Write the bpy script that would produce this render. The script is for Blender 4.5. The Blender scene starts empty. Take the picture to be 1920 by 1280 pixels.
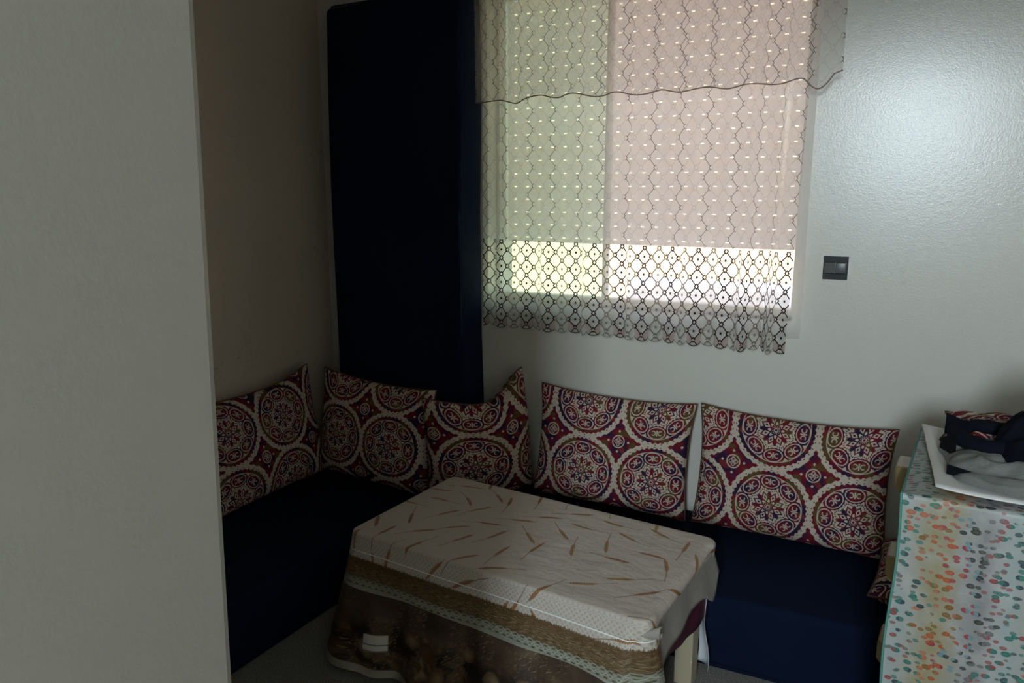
import bpy, bmesh, math, random
from mathutils import Vector, Matrix, noise
R = math.radians
scene = bpy.context.scene
COL = scene.collection
random.seed(7)

# ------------------------------------------------------------------ camera, world, lights, exposure
cam = bpy.data.cameras.new('camera'); cam_o = bpy.data.objects.new('camera', cam); COL.objects.link(cam_o)
cam.sensor_width = 36.0; cam.lens = 36.0 * 1442 / 1920; cam.clip_start = 0.02
cam_o.location = (0, 0, 1.5); cam_o.rotation_euler = (R(90 - 11.26), 0, R(25.4))
scene.camera = cam_o

world = bpy.data.worlds.new('world'); scene.world = world; world.use_nodes = True
wn = world.node_tree.nodes; bg = wn['Background']
sky = wn.new('ShaderNodeTexSky'); sky.sky_type = 'NISHITA'; sky.sun_disc = False
sky.sun_elevation = R(48); sky.sun_rotation = R(200); sky.air_density = 1.0; sky.dust_density = 2.0
world.node_tree.links.new(sky.outputs[0], bg.inputs[0]); bg.inputs[1].default_value = 0.55

sun = bpy.data.lights.new('sun', 'SUN'); sun.energy = 1.9; sun.angle = R(1.0); sun.color = (1.0, 0.94, 0.82)
sun_o = bpy.data.objects.new('sun', sun); COL.objects.link(sun_o); sun_o.rotation_euler = (R(48), 0, R(-25))

# daylight of the window behind the camera (fills that window's opening)
al = bpy.data.lights.new('window_daylight', 'AREA'); al.shape = 'RECTANGLE'; al.size = 0.42; al.size_y = 0.62
al.energy = 59; al.color = (0.76, 0.91, 1.0)
al_o = bpy.data.objects.new('window_daylight', al); COL.objects.link(al_o)
al_o.location = (0.25, -2.56, 2.10); al_o.rotation_euler = (R(86), 0, 0)

scene.view_settings.view_transform = 'Standard'; scene.view_settings.look = 'None'
scene.view_settings.exposure = 1.0; scene.view_settings.gamma = 1.0; scene.view_settings.use_curve_mapping = False

scene.cycles.max_bounces = 9; scene.cycles.diffuse_bounces = 5; scene.cycles.transparent_max_bounces = 14

# ------------------------------------------------------------------ node expression helper
class X:
    """a scalar socket (or number) in one node tree, combined with ordinary arithmetic"""
    def __init__(s, t, k): s.t = t; s.k = k
    def _m(s, op, *a):
        n = s.t.nodes.new('ShaderNodeMath'); n.operation = op
        for i, v in enumerate((s,) + a):
            v = v.k if isinstance(v, X) else v
            if isinstance(v, (int, float)): n.inputs[i].default_value = v
            else: s.t.links.new(v, n.inputs[i])
        return X(s.t, n.outputs[0])
    def __add__(s, o): return s._m('ADD', o)
    __radd__ = __add__
    def __sub__(s, o): return s._m('SUBTRACT', o)
    def __rsub__(s, o): return (s * -1.0) + o
    def __mul__(s, o): return s._m('MULTIPLY', o)
    __rmul__ = __mul__
    def __truediv__(s, o): return s._m('DIVIDE', o)
    def abs(s): return s._m('ABSOLUTE')
    def floor(s): return s._m('FLOOR')
    def frac(s): return s._m('FRACT')
    def sin(s): return s._m('SINE')
    def cos(s): return s._m('COSINE')
    def sqrt(s): return s._m('SQRT')
    def mod2(s): return s._m('FLOORED_MODULO', 2.0)
    def atan2(s, o): return s._m('ARCTAN2', o)
    def min(s, o): return s._m('MINIMUM', o)
    def max(s, o): return s._m('MAXIMUM', o)
    def lt(s, o, soft=0.0):
        """1 where s < o, with a soft edge"""
        if soft <= 0: return s._m('LESS_THAN', o)
        d = (s * -1.0 + o) / soft + 0.5
        return d.max(0.0).min(1.0)
    def gt(s, o, soft=0.0):
        if soft <= 0: return s._m('GREATER_THAN', o)
        return ((s - o) / soft + 0.5).max(0.0).min(1.0)
def inv(a): return 1.0 - a
def near(a, c, w, soft): return (a - c).abs().lt(w, soft)

class Mat:
    def __init__(s, name):
        s.m = bpy.data.materials.new(name); s.m.use_nodes = True
        s.t = s.m.node_tree; s.n = s.t.nodes; s.l = s.t.links
        s.b = s.n['Principled BSDF']; s.out = s.n['Material Output']
    def num(s, v): return X(s.t, v)
    def link(s, a, b): s.l.new(a.k if isinstance(a, X) else a, b)
    def node(s, kind, **kw):
        n = s.n.new(kind)
        for k, v in kw.items(): setattr(n, k, v)
        return n
    def uv(s, name='UVMap'):
        n = s.node('ShaderNodeUVMap', uv_map=name); sp = s.node('ShaderNodeSeparateXYZ'); s.link(n.outputs[0], sp.inputs[0])
        return n.outputs[0], X(s.t, sp.outputs[0]), X(s.t, sp.outputs[1])
    def obj(s):
        n = s.node('ShaderNodeTexCoord'); sp = s.node('ShaderNodeSeparateXYZ'); s.link(n.outputs['Object'], sp.inputs[0])
        return n.outputs['Object'], X(s.t, sp.outputs[0]), X(s.t, sp.outputs[1]), X(s.t, sp.outputs[2])
    def vec(s, x, y, z=0.0):
        n = s.node('ShaderNodeCombineXYZ')
        for i, v in enumerate((x, y, z)):
            if isinstance(v, X): s.link(v, n.inputs[i])
            else: n.inputs[i].default_value = v
        return n.outputs[0]
    def noise(s, vec, scale, detail=2.0, rough=0.5, color=False):
        n = s.node('ShaderNodeTexNoise'); n.inputs['Scale'].default_value = scale
        n.inputs['Detail'].default_value = detail; n.inputs['Roughness'].default_value = rough
        s.link(vec, n.inputs['Vector'])
        return n.outputs['Color'] if color else X(s.t, n.outputs[0])
    def white(s, x, y):
        n = s.node('ShaderNodeTexWhiteNoise', noise_dimensions='2D'); s.link(s.vec(x, y), n.inputs['Vector'])
        sp = s.node('ShaderNodeSeparateColor'); s.link(n.outputs['Color'], sp.inputs[0])
        return [X(s.t, sp.outputs[i]) for i in range(3)]
    def ramp(s, fac, stops, interp='LINEAR'):
        n = s.node('ShaderNodeValToRGB'); cr = n.color_ramp; cr.interpolation = interp
        while len(cr.elements) < len(stops): cr.elements.new(0.5)
        for e, (p, c) in zip(cr.elements, stops): e.position = p; e.color = (*c, 1)
        s.link(fac, n.inputs[0]); return n.outputs[0]
    def mix(s, fac, a, b):
        n = s.node('ShaderNodeMix', data_type='RGBA')
        for sock, v in ((n.inputs[0], fac), (n.inputs[6], a), (n.inputs[7], b)):
            if isinstance(v, tuple): sock.default_value = (*v, 1)
            elif isinstance(v, (int, float)): sock.default_value = v
            else: s.link(v, sock)
        return n.outputs[2]
    def color(s, c):
        if isinstance(c, tuple): s.b.inputs['Base Color'].default_value = (*c, 1)
        else: s.link(c, s.b.inputs['Base Color'])
        return s
    def set(s, **kw):
        for k, v in kw.items():
            k = k.replace('_', ' ')
            if isinstance(v, (int, float)): s.b.inputs[k].default_value = v
            elif isinstance(v, tuple): s.b.inputs[k].default_value = (*v, 1)
            else: s.link(v, s.b.inputs[k])
        return s
    def bump(s, h, strength=0.3, dist=0.01):
        n = s.node('ShaderNodeBump'); n.inputs['Strength'].default_value = strength; n.inputs['Distance'].default_value = dist
        s.link(h, n.inputs['Height']); s.link(n.outputs[0], s.b.inputs['Normal']); return s

def simple(name, c, rough=0.6, bump=0.0, bscale=80, **kw):
    m = Mat(name).color(c).set(Roughness=rough, **kw)
    v = m.obj()[0]
    k = m.noise(v, bscale, 3)
    m.color(m.mix(k * 0.25, c, tuple(x * 0.78 for x in c)))
    if bump: m.bump(k, bump, 0.004)
    return m.m

# ------------------------------------------------------------------ materials
def wall_material(name, base, marks=0.0, rough=0.34, bs=0.35):
    m = Mat(name); v, x, y, z = m.obj()
    big = m.noise(v, 1.6, 3); fine = m.noise(v, 160, 3, 0.6)
    c = m.mix(big * 0.35, base, tuple(k * 0.86 for k in base))
    # scuffs: thin wandering lines and faint smears, a few only
    warp = m.noise(v, 5.0, 4, 0.7)
    line = near(warp, 0.5, 0.004, 0.004) * m.noise(v, 2.3, 2).gt(0.60, 0.04)
    smear = m.noise(v, 11.0, 4, 0.75).gt(0.70, 0.05) * m.noise(v, 1.9, 1).gt(0.56, 0.06)
    c = m.mix((line * 0.5 + smear * 0.22) * marks, c, (0.20, 0.15, 0.11))
    m.color(c).set(Roughness=rough); m.b.inputs['Specular IOR Level'].default_value = 0.5
    m.bump(fine + m.noise(v, 60, 2) * 0.6, bs, 0.0012)
    return m.m
M_WALL = wall_material('painted_wall', (0.62, 0.595, 0.53), 0.22, rough=0.27)
M_WALL_L = wall_material('painted_wall_scuffed', (0.62, 0.52, 0.41), 1.0, rough=0.5)
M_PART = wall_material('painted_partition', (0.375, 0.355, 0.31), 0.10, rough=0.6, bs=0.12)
M_CEIL = simple('ceiling_paint', (0.62, 0.56, 0.48), 0.8)

def carpet():
    m = Mat('speckled_carpet'); v = m.obj()[0]
    k = m.noise(v, 260, 2, 0.7); g = m.noise(v, 900, 1)
    m.color(m.ramp(k, [(0.35, (0.10, 0.095, 0.085)), (0.62, (0.40, 0.38, 0.34))])).set(Roughness=0.95)
    m.bump(g + k, 0.8, 0.006); return m.m
M_FLOOR = carpet()

def navy():
    m = Mat('navy_velvet'); v = m.obj()[0]
    k = m.noise(v, 6, 3); f = m.noise(v, 700, 2)
    m.color(m.mix(k, (0.0022, 0.0055, 0.019), (0.004, 0.0095, 0.030))).set(Roughness=0.9)
    m.b.inputs['Specular IOR Level'].default_value = 0.12
    m.bump(f, 0.4, 0.001); return m.m
M_NAVY = navy()
M_NAVY_PIPE = simple('navy_piping', (0.004, 0.010, 0.03), 0.8)

def suzani():
    m = Mat('suzani_print'); v, x0, y0 = m.uv()
    wob = m.noise(v, 9.0, 2)
    px = x0 / 0.30 + (wob - 0.5) * 0.03; py = y0 / 0.30 + (m.noise(m.vec(x0 + 3.1, y0), 9.0, 2) - 0.5) * 0.03
    cx = (px + 0.5).frac() - 0.5; cy = (py + 0.5).frac() - 0.5
    S = 0.007
    def polar(a, b): return (a * a + b * b).sqrt(), b.atan2(a)
    r, th = polar(cx, cy)
    def petal_fold(n, off=0.0):
        st = 2 * math.pi / n
        q = (th / st + off); f = q - (q + 0.5).floor()
        ph = f * st
        return r * ph.sin(), r * ph.cos()
    # scalloped outer ring of the medallion
    ring = r.gt(0.412, S) * (r + (th * 44.0).cos() * 0.008).lt(0.462, S)
    ticks = near(r, 0.484, 0.006, S) * (th * 36.0).cos().gt(0.75, 0.3)
    paint = ring.max(ticks)
    # eight oval petals with scrolls
    a, b = petal_fold(8)
    b = b - 0.322
    e = ((a / 0.126) * (a / 0.126) + (b / 0.092) * (b / 0.092)).sqrt()
    lobes = (e + (a * 130.0).cos() * 0.05).lt(1.12, 0.06) * b.lt(0.075, 0.02)
    aa = a.abs()
    sc = ((aa - 0.046) * (aa - 0.046) + b * b).sqrt()
    scroll = near(sc, 0.028, 0.0062, S) * (aa - 0.046).lt(0.016, S)
    bar = aa.lt(0.008, S) * b.abs().lt(0.040, S)
    petal = lobes * inv(near(e, 0.87, 0.055, 0.05)) * inv((scroll.max(bar)) * e.lt(0.78, 0.05))
    paint = paint.max(petal)
    # beaded wavy line
    rw = (th * 8.0).cos() * -0.022 + 0.206
    beads = near(r, rw, 0.010, S) * (th * 64.0).cos().gt(-0.1, 0.4)
    paint = paint.max(beads)
    # inner florets, eight, turned half a step
    a2, b2 = petal_fold(8, 0.5)
    b2 = b2 - 0.128; a2 = a2.abs()
    loz = (a2 / 0.050 + b2.abs() / 0.076)
    tre = ((a2 - 0.030) * (a2 - 0.030) + (b2 + 0.012) * (b2 + 0.012)).sqrt().lt(0.024, S)
    flo = loz.lt(1.0, 0.15).max(tre) * inv(near(loz, 0.45, 0.16, 0.12))
    paint = paint.max(flo)
    a3, b3 = petal_fold(8)
    sm = (a3.abs() / 0.030 + (b3 - 0.160).abs() / 0.045).lt(1.0, 0.2)
    paint = paint.max(sm)
    # centre rosette
    ros = (r + (th * 12.0).cos() * 0.006).lt(0.066, S) * inv(near(r, 0.022, 0.006, S)) * inv(near(r, 0.042, 0.006, S) * (th * 12.0).cos().lt(-0.35, 0.3))
    paint = paint.max(ros)
    # the diamonds between medallions
    dx = 0.5 - cx.abs(); dy = 0.5 - cy.abs()
    r2, t2 = polar(dx, dy)
    star = (r + (r2 * 90.0).sin() * 0.008).gt(0.525, S)
    star = star * inv(near(r2, 0.083, 0.0075, S))
    ma = dx.max(dy); mb = dx.min(dy)
    star = star * inv(((ma - 0.142).abs() + mb).lt(0.020, S))
    quat = near(r2 - (t2 * 4.0).cos() * 0.010, 0.047, 0.006, S).max(r2.lt(0.012, S))
    quat = quat.max(near((((ma - 0.02) * (ma - 0.02) + (mb - 0.02) * (mb - 0.02)).sqrt()), 0.012, 0.004, S))
    star = star * inv(quat)
    paint = paint.max(star)
    # worn dye: colour wanders between red, plum, navy, olive and brown
    cn = m.noise(v, 13.0, 1.5, 0.5); shade = m.noise(v, 70, 3)
    dye = m.ramp(cn, [(0.0, (0.12, 0.05, 0.03)), (0.34, (0.12, 0.075, 0.022)), (0.41, (0.12, 0.075, 0.02)), (0.435, (0.19, 0.012, 0.020)), (0.49, (0.17, 0.010, 0.018)),
                      (0.52, (0.10, 0.010, 0.035)), (0.555, (0.085, 0.012, 0.05)), (0.575, (0.016, 0.014, 0.04)), (0.64, (0.015, 0.014, 0.045)), (0.67, (0.20, 0.03, 0.03))])
    deep = m.mix(shade * 0.55, dye, (0.05, 0.006, 0.012))
    cream = m.mix(m.noise(v, 240, 2) * 0.4, (0.53, 0.45, 0.36), (0.42, 0.34, 0.265))
    m.color(m.mix(paint, cream, deep)).set(Roughness=0.85)
    m.b.inputs['Specular IOR Level'].default_value = 0.15
    m.bump(m.noise(v, 45, 3) + m.noise(v, 900, 1) * 0.4, 0.25, 0.006)
    return m.m
M_SUZ = suzani()
M_SEAM = simple('brown_cushion_piping', (0.10, 0.045, 0.025), 0.85)

COLW = 0.056; HEM0 = 0.958
def sheer(name, ground, tint, lace=True, border=True):
    m = Mat(name); m.n.remove(m.b)
    v, u, z = m.uv()
    weave = m.noise(v, 30, 2)
    op = m.num(0.0) + ground; op = op + (weave - 0.5) * 0.06
    col = tint
    if lace:
        p = u / COLW; c = (p + 0.5).floor(); dp = p - c; par = c.mod2()
        strongc = inv(par)
        def lattice(q, w, soft):
            dq = q - (q + 0.5).floor(); ap = dp.abs(); aq = dq.abs()
            L = ap + aq
            n = ((0.5 - ap) + aq).min(ap + (0.5 - aq))
            return dp, dq, L, n, near(L, 0.5, w, soft) * n.gt(0.13, 0.03), near(n, 0.135, w, soft)
        # fine strands above
        d1, q1, L1, n1, line1, node1 = lattice((z - 1.30) / 0.071, 0.022, 0.02)
        side = dp.gt(0.0, 0.05)
        s1 = strongc * side
        fine = (line1.max(node1)) * (s1 * 0.52 + 0.45)
        if border:
            d2, q2, L2, n2, line2, node2 = lattice((z - 0.995) / 0.066, 0.055, 0.03)
            r = (d2 * d2 + q2 * q2).sqrt(); th = q2.atan2(d2)
            spokes = ((th * 6.0).sin().abs() * r).lt(0.030, 0.03) * r.lt(0.30, 0.03)
            dot = r.lt(0.075, 0.03)
            bord = (line2.max(node2)).max(dot) * (strongc * 0.05 + 0.94)
            bord = bord.max(spokes * (strongc * 0.20 + 0.68))
            lowcut = (z - 0.995).gt(-0.5 * 0.066, 0.0).max(L2.lt(0.54, 0.03))
            hem = HEM0 - (1.0 - (dp * 2.0) * (dp * 2.0)).max(0.0).sqrt() * 0.020
            edge = (z - hem).lt(0.0042, 0.003)
            pinkz = (z - 0.995).lt(0.0) * L2.gt(0.5, 0.03) * strongc
            inb = z.lt(1.30, 0.002)
            edge = edge * (strongc * 0.3 + 0.65)
            thr = inv(inb) * fine + inb * (bord * lowcut).max(edge)
            strong = inv(inb) * s1 + inb * strongc
            sq = near((z - 1.312) + dp * 0.022, (dp * 70.0).sin() * 0.0045, 0.0012, 0.0012) * dp.gt(0.05) * dp.lt(0.42)
            thr = thr.max(edge).max(sq * 0.7)
            pink = pinkz * 0.55
        else:
            thr = fine; strong = s1; pink = m.num(0.0) + 0.0
        tc = m.mix(strong, (0.17, 0.135, 0.10), (0.022, 0.004, 0.008))
        col = m.mix(pink, tint, (0.40, 0.13, 0.14))
        col = m.mix(thr, col, tc)
        op = op.max(thr).max(pink)
    dif = m.node('ShaderNodeBsdfDiffuse'); trl = m.node('ShaderNodeBsdfTranslucent'); tra = m.node('ShaderNodeBsdfTransparent')
    for n in (dif, trl):
        if isinstance(col, tuple): n.inputs[0].default_value = (*col, 1)
        else: m.link(col, n.inputs[0])
    a = m.node('ShaderNodeMixShader'); a.inputs[0].default_value = 0.5
    m.link(dif.outputs[0], a.inputs[1]); m.link(trl.outputs[0], a.inputs[2])
    b = m.node('ShaderNodeMixShader'); m.link(op, b.inputs[0]); m.link(tra.outputs[0], b.inputs[1]); m.link(a.outputs[0], b.inputs[2])
    m.link(b.outputs[0], m.out.inputs[0])
    return m.m
M_LACE = sheer('lace_curtain', 0.22, (0.80, 0.74, 0.68))
M_VAL = sheer('lace_valance', 0.24, (0.72, 0.62, 0.54), border=False)
M_LINER = sheer('white_sheer_liner', 0.46, (0.88, 0.85, 0.80), lace=False)

def glass(name, tint):
    m = Mat(name); m.n.remove(m.b)
    t = m.node('ShaderNodeBsdfTransparent'); t.inputs[0].default_value = (*tint, 1)
    g = m.node('ShaderNodeBsdfGlossy'); g.inputs['Roughness'].default_value = 0.02
    x = m.node('ShaderNodeMixShader'); x.inputs[0].default_value = 0.05
    m.link(t.outputs[0], x.inputs[1]); m.link(g.outputs[0], x.inputs[2]); m.link(x.outputs[0], m.out.inputs[0]); return m.m
M_GLASS_G = glass('green_tinted_glass', (0.86, 0.95, 0.84))
M_GLASS = glass('clear_glass', (0.98, 0.95, 0.93))
def slat_mat():
    m = Mat('translucent_shutter_plastic'); m.n.remove(m.b)
    d = m.node('ShaderNodeBsdfDiffuse'); d.inputs[0].default_value = (0.72, 0.66, 0.62, 1)
    t = m.node('ShaderNodeBsdfTranslucent'); t.inputs[0].default_value = (0.70, 0.59, 0.52, 1)
    x = m.node('ShaderNodeMixShader'); x.inputs[0].default_value = 0.5
    m.link(d.outputs[0], x.inputs[1]); m.link(t.outputs[0], x.inputs[2]); m.link(x.outputs[0], m.out.inputs[0]); return m.m
M_SLAT = slat_mat()
M_PVC = simple('white_window_plastic', (0.72, 0.70, 0.66), 0.4)
M_STONE = simple('sill_stone', (0.6, 0.56, 0.5), 0.6)

def wheat_cloth():
    m = Mat('wheat_oilcloth'); v, x, y = m.uv(); v2, s, d = m.uv('drop')
    def layer(cs, ox, oy, keep):
        gx = (x + ox) / cs; gy = (y + oy) / cs
        ix = gx.floor(); iy = gy.floor()
        r1, r2, r3 = m.white(ix, iy)
        lx = (gx - ix - 0.5 - (r1 - 0.5) * 0.22) * cs; ly = (gy - iy - 0.5 - (r2 - 0.5) * 0.22) * cs
        an = r3 * 3.3 + (r1 * 7.0).floor() * 0.9
        ca = an.cos(); sa = an.sin()
        a = lx * ca + ly * sa; b = ly * ca - lx * sa
        b = b + a * a * (r2 - 0.5) * 3.5
        t = (a + 0.064) / 0.078                      # 0..1 along the ear
        inside = t.gt(0.0, 0.03) * t.lt(1.0, 0.03)
        wdt = ((t.max(0.0).min(1.0) * 3.1416).sin() * 1.7).min(1.0) * 0.0042 + 0.0012
        wdt = wdt + ((a - b.abs() * 0.9) * 900.0).sin() * 0.0011
        ear = inside * b.abs().lt(wdt, 0.0014)
        grain = ((a - b.abs() * 0.9) * 900.0).sin().gt(0.35, 0.6)
        stem = b.abs().lt(0.0013, 0.0010) * a.gt(0.010) * a.lt(0.068)
        awn = b.abs().lt(0.0007, 0.0008) * a.lt(-0.055) * a.gt(-0.074)
        k = r2.lt(keep)
        return ear * k, grain, (stem.max(awn)) * k, r1
    lin = m.noise(m.vec(x * 1.0, y * 3.0), 420, 2); lin2 = m.noise(m.vec(x * 3.0, y * 1.0), 420, 2)
    wv = (lin + lin2) * 0.5
    base = m.mix(wv.gt(0.5, 0.25), (0.45, 0.385, 0.32), (0.62, 0.545, 0.465))
    wv2x = ((s * 420.0).sin() * (d * 420.0).sin())
    base = m.mix(d.gt(0.002, 0.002) * s.lt(0.985) * wv2x.gt(0.25, 0.3) * 0.5, base, (0.24, 0.25, 0.25))
    for args in ((0.150, 0.02, 0.01, 0.97), (0.150, 0.095, 0.085, 0.97)):
        ear, grain, stem, rr = layer(*args)
        ec = m.mix(rr, (0.30, 0.12, 0.035), (0.38, 0.20, 0.05))
        ec = m.mix(grain * 0.7, ec, (0.16, 0.07, 0.025))
        base = m.mix(ear * 0.95, base, ec)
        base = m.mix(stem * 0.9, base, (0.20, 0.12, 0.07))
    # field of ripe wheat, then the pale crochet edge
    line = near(d, 0.058, 0.0013, 0.001)
    base = m.mix(line, base, (0.82, 0.84, 0.84))
    jag = m.noise(m.vec(s * 6.0, d), 60, 3)
    field = (d + (jag - 0.5) * 0.022).gt(0.078, 0.003)
    straw = m.noise(m.vec(s * 1.0 + d * 1.6, d * 9.0), 55, 4, 0.7)
    top = m.noise(m.vec(s, d), 300, 2)
    sc = m.ramp(straw, [(0.36, (0.030, 0.015, 0.006)), (0.5, (0.12, 0.066, 0.024)), (0.66, (0.33, 0.24, 0.13))])
    sc = m.mix(d.lt(0.100, 0.012) * top.gt(0.45, 0.1) * 0.8, sc, (0.10, 0.05, 0.012))
    base = m.mix(field, base, sc)
    cro = d.gt(0.134, 0.001)
    cw = ((s * 260.0).sin() * 0.004 + (d - 0.1475)).abs()
    dots = ((s * 260.0).sin() * (d * 620.0).sin()).gt(0.1, 0.4)
    cc = m.mix(dots, (0.27, 0.265, 0.20), (0.09, 0.08, 0.045))
    cc = m.mix(cw.lt(0.0016, 0.001), cc, (0.36, 0.36, 0.29))
    base = m.mix(cro, base, cc)
    base = m.mix(d.gt(0.158, 0.001), base, (0.28, 0.28, 0.22))
    m.color(base).set(Roughness=0.42); m.b.inputs['Specular IOR Level'].default_value = 0.42
    cr = m.noise(m.vec(x, y * 1.6), 14, 3, 0.6)
    m.bump(wv * 0.16 + cr * 0.9, 0.65, 0.013)
    return m.m
M_WHEAT = wheat_cloth()

def harvest_cloth():
    m = Mat('harvest_still_life_oilcloth'); v, s, d = m.uv('drop')
    wv = m.vec(s + (m.noise(v, 7, 2) - 0.5) * 0.10, d * 1.15 + (m.noise(m.vec(s + 5.0, d), 7, 2) - 0.5) * 0.10)
    n = m.noise(wv, 11, 3, 0.55)
    dark = m.ramp(n, [(0.36, (0.008, 0.005, 0.004)), (0.47, (0.025, 0.014, 0.008)), (0.54, (0.10, 0.06, 0.03)), (0.60, (0.05, 0.035, 0.012)), (0.68, (0.22, 0.15, 0.085))])
    up = m.mix(m.noise(wv, 16, 3), (0.02, 0.012, 0.009), (0.13, 0.085, 0.055))
    base = m.mix(d.lt(0.27, 0.05) * 0.75, dark, up)
    # round loaves
    vo = m.node('ShaderNodeTexVoronoi', voronoi_dimensions='2D'); vo.inputs['Scale'].default_value = 10.5
    m.link(wv, vo.inputs['Vector']); dist = X(m.t, vo.outputs['Distance']); sp = m.node('ShaderNodeSeparateColor'); m.link(vo.outputs['Color'], sp.inputs[0]); rr = X(m.t, sp.outputs[0])
    loaf = dist.lt(0.34, 0.04) * d.gt(0.25, 0.03) * rr.gt(0.45)
    lc = m.ramp(rr, [(0.45, (0.10, 0.05, 0.018)), (0.7, (0.22, 0.13, 0.06)), (1.0, (0.30, 0.24, 0.15))])
    lc = m.mix(dist.gt(0.18, 0.2) * 0.7, lc, (0.06, 0.03, 0.012))
    base = m.mix(loaf * 0.85, base, lc)
    # folded white napkin and straw sprays
    st = m.noise(m.vec(s * 2.0 + d * 3.0, d * 0.6 - s * 0.5), 60, 2, 0.7).gt(0.60, 0.04) * m.noise(v, 8, 1).gt(0.5, 0.06)
    base = m.mix(st * 0.6, base, (0.30, 0.22, 0.10))
    nx = s - 0.125; ny = d - 0.325 + nx * 0.12
    nap = nx.abs().lt(0.042, 0.003) * ny.abs().lt(0.026, 0.003)
    fold = near((ny * 320.0).sin(), 1.0, 0.25, 0.3) * ny.gt(0.0)
    base = m.mix(nap, base, m.mix(fold, (0.58, 0.56, 0.50), (0.20, 0.19, 0.17)))
    base = m.mix(d.gt(0.405, 0.003) * (0.6 + dist * 0.6), base, (0.34, 0.30, 0.25))
    m.color(base).set(Roughness=0.45)
    m.bump(m.noise(v, 20, 3), 0.3, 0.01); return m.m
M_HARV = harvest_cloth()
M_MAROON = simple('maroon_cloth', (0.085, 0.012, 0.028), 0.6, 0.2, 50)
M_WHITEPL = simple('white_plastic_liner', (0.62, 0.64, 0.68), 0.35, 0.2, 12)
M_BEIGEUND = simple('oilcloth_reverse', (0.29, 0.26, 0.23), 0.8, 0.2, 60)
M_WOOD = simple('cream_table_wood', (0.42, 0.36, 0.25), 0.5, 0.1, 30)

def spots():
    m = Mat('watercolour_spot_print'); v, x, y = m.uv()
    wash = m.noise(m.vec(x * 7.0, y * 1.2), 1.0, 2)
    bgc = m.ramp((x / 0.20 + (m.noise(v, 5, 2) - 0.5) * 0.35).frac(), [(0.0, (0.27, 0.31, 0.295)), (0.15, (0.29, 0.29, 0.26)), (0.34, (0.26, 0.22, 0.12)), (0.48, (0.27, 0.24, 0.16)),
        (0.60, (0.25, 0.25, 0.235)), (0.75, (0.20, 0.195, 0.19)), (0.88, (0.30, 0.30, 0.29)), (1.0, (0.27, 0.31, 0.295))])
    bgc = m.mix(m.noise(v, 20, 3).gt(0.62, 0.3) * 0.6, bgc, (0.38, 0.38, 0.36))
    def dabs(scale, off, keep, base):
        wv = m.vec(x * 0.82 + off + (m.noise(v, 40, 1) - 0.5) * 0.006, y * 1.25 + off * 0.7)
        vo = m.node('ShaderNodeTexVoronoi', voronoi_dimensions='2D'); vo.inputs['Scale'].default_value = scale; vo.inputs['Randomness'].default_value = 0.75
        m.link(wv, vo.inputs['Vector']); d = X(m.t, vo.outputs['Distance'])
        sp = m.node('ShaderNodeSeparateColor'); m.link(vo.outputs['Color'], sp.inputs[0]); a, b, c = [X(m.t, sp.outputs[i]) for i in range(3)]
        zone = ((x / 0.20 + (m.noise(m.vec(x, y), 7, 1) - 0.5) * 0.9 + (a - 0.5) * 0.22)).frac()
        dc = m.ramp(zone, [(0.0, (0.012, 0.12, 0.095)), (0.10, (0.008, 0.035, 0.045)), (0.18, (0.02, 0.15, 0.11)), (0.25, (0.34, 0.10, 0.05)), (0.33, (0.17, 0.08, 0.008)), (0.42, (0.34, 0.06, 0.012)),
            (0.50, (0.25, 0.022, 0.035)), (0.57, (0.10, 0.20, 0.22)), (0.64, (0.007, 0.009, 0.013)), (0.74, (0.022, 0.028, 0.016)), (0.82, (0.10, 0.10, 0.10)), (0.90, (0.22, 0.04, 0.04)), (1.0, (0.012, 0.12, 0.095))], 'CONSTANT')
        dc = m.mix(d.lt(0.15, 0.15) * 0.10, dc, (0.36, 0.33, 0.28))
        patch = m.noise(m.vec(x * 1.0, y), 12, 1)
        msk = d.lt((b * 0.16 + 0.17), 0.05) * c.lt(keep) * patch.gt(0.37, 0.02)
        return m.mix(msk * (b * 0.25 + 0.75), base, dc)
    c1 = dabs(44, 0.0, 0.95, bgc); c1 = dabs(54, 0.37, 0.6, c1)
    m.color(c1).set(Roughness=0.5); m.bump(m.noise(v, 300, 2), 0.15, 0.003); return m.m
M_SPOT = spots()
M_SPOT_EDGE = simple('green_cloth_binding', (0.07, 0.22, 0.18), 0.7)
M_CHEST = simple('dark_brown_cabinet', (0.07, 0.045, 0.03), 0.5, 0.1, 20)
M_HANDLE = simple('gold_beige_plastic', (0.40, 0.29, 0.12), 0.32)
M_SHEET = simple('white_plastic_sheet', (0.66, 0.64, 0.61), 0.45)
M_GREY = simple('grey_jersey', (0.19, 0.19, 0.175), 0.95, 0.3, 300)
M_BLACK = simple('black_band', (0.005, 0.0055, 0.007), 0.85, Specular_IOR_Level=0.1)
M_DKNAVY = simple('dark_navy_jersey', (0.006, 0.0065, 0.013), 0.95, 0.3, 300, Specular_IOR_Level=0.1)
M_SWB = simple('black_switch_plastic', (0.006, 0.0065, 0.007), 0.6)
M_SWR = simple('grey_brown_rocker', (0.040, 0.035, 0.030), 0.5)
M_SWR2 = simple('pale_grey_rocker', (0.085, 0.085, 0.09), 0.35)
M_WHT = simple('white_plastic', (0.75, 0.74, 0.72), 0.4)
M_GROUND = simple('outdoor_paving', (0.55, 0.52, 0.47), 0.9)
M_OUT_Y = simple('ochre_render', (0.78, 0.69, 0.46), 0.9)
M_OUT_W = simple('white_outdoor_render', (0.80, 0.80, 0.82), 0.9)
M_OUT_G = simple('grey_cover', (0.34, 0.32, 0.29), 0.7)

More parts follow.
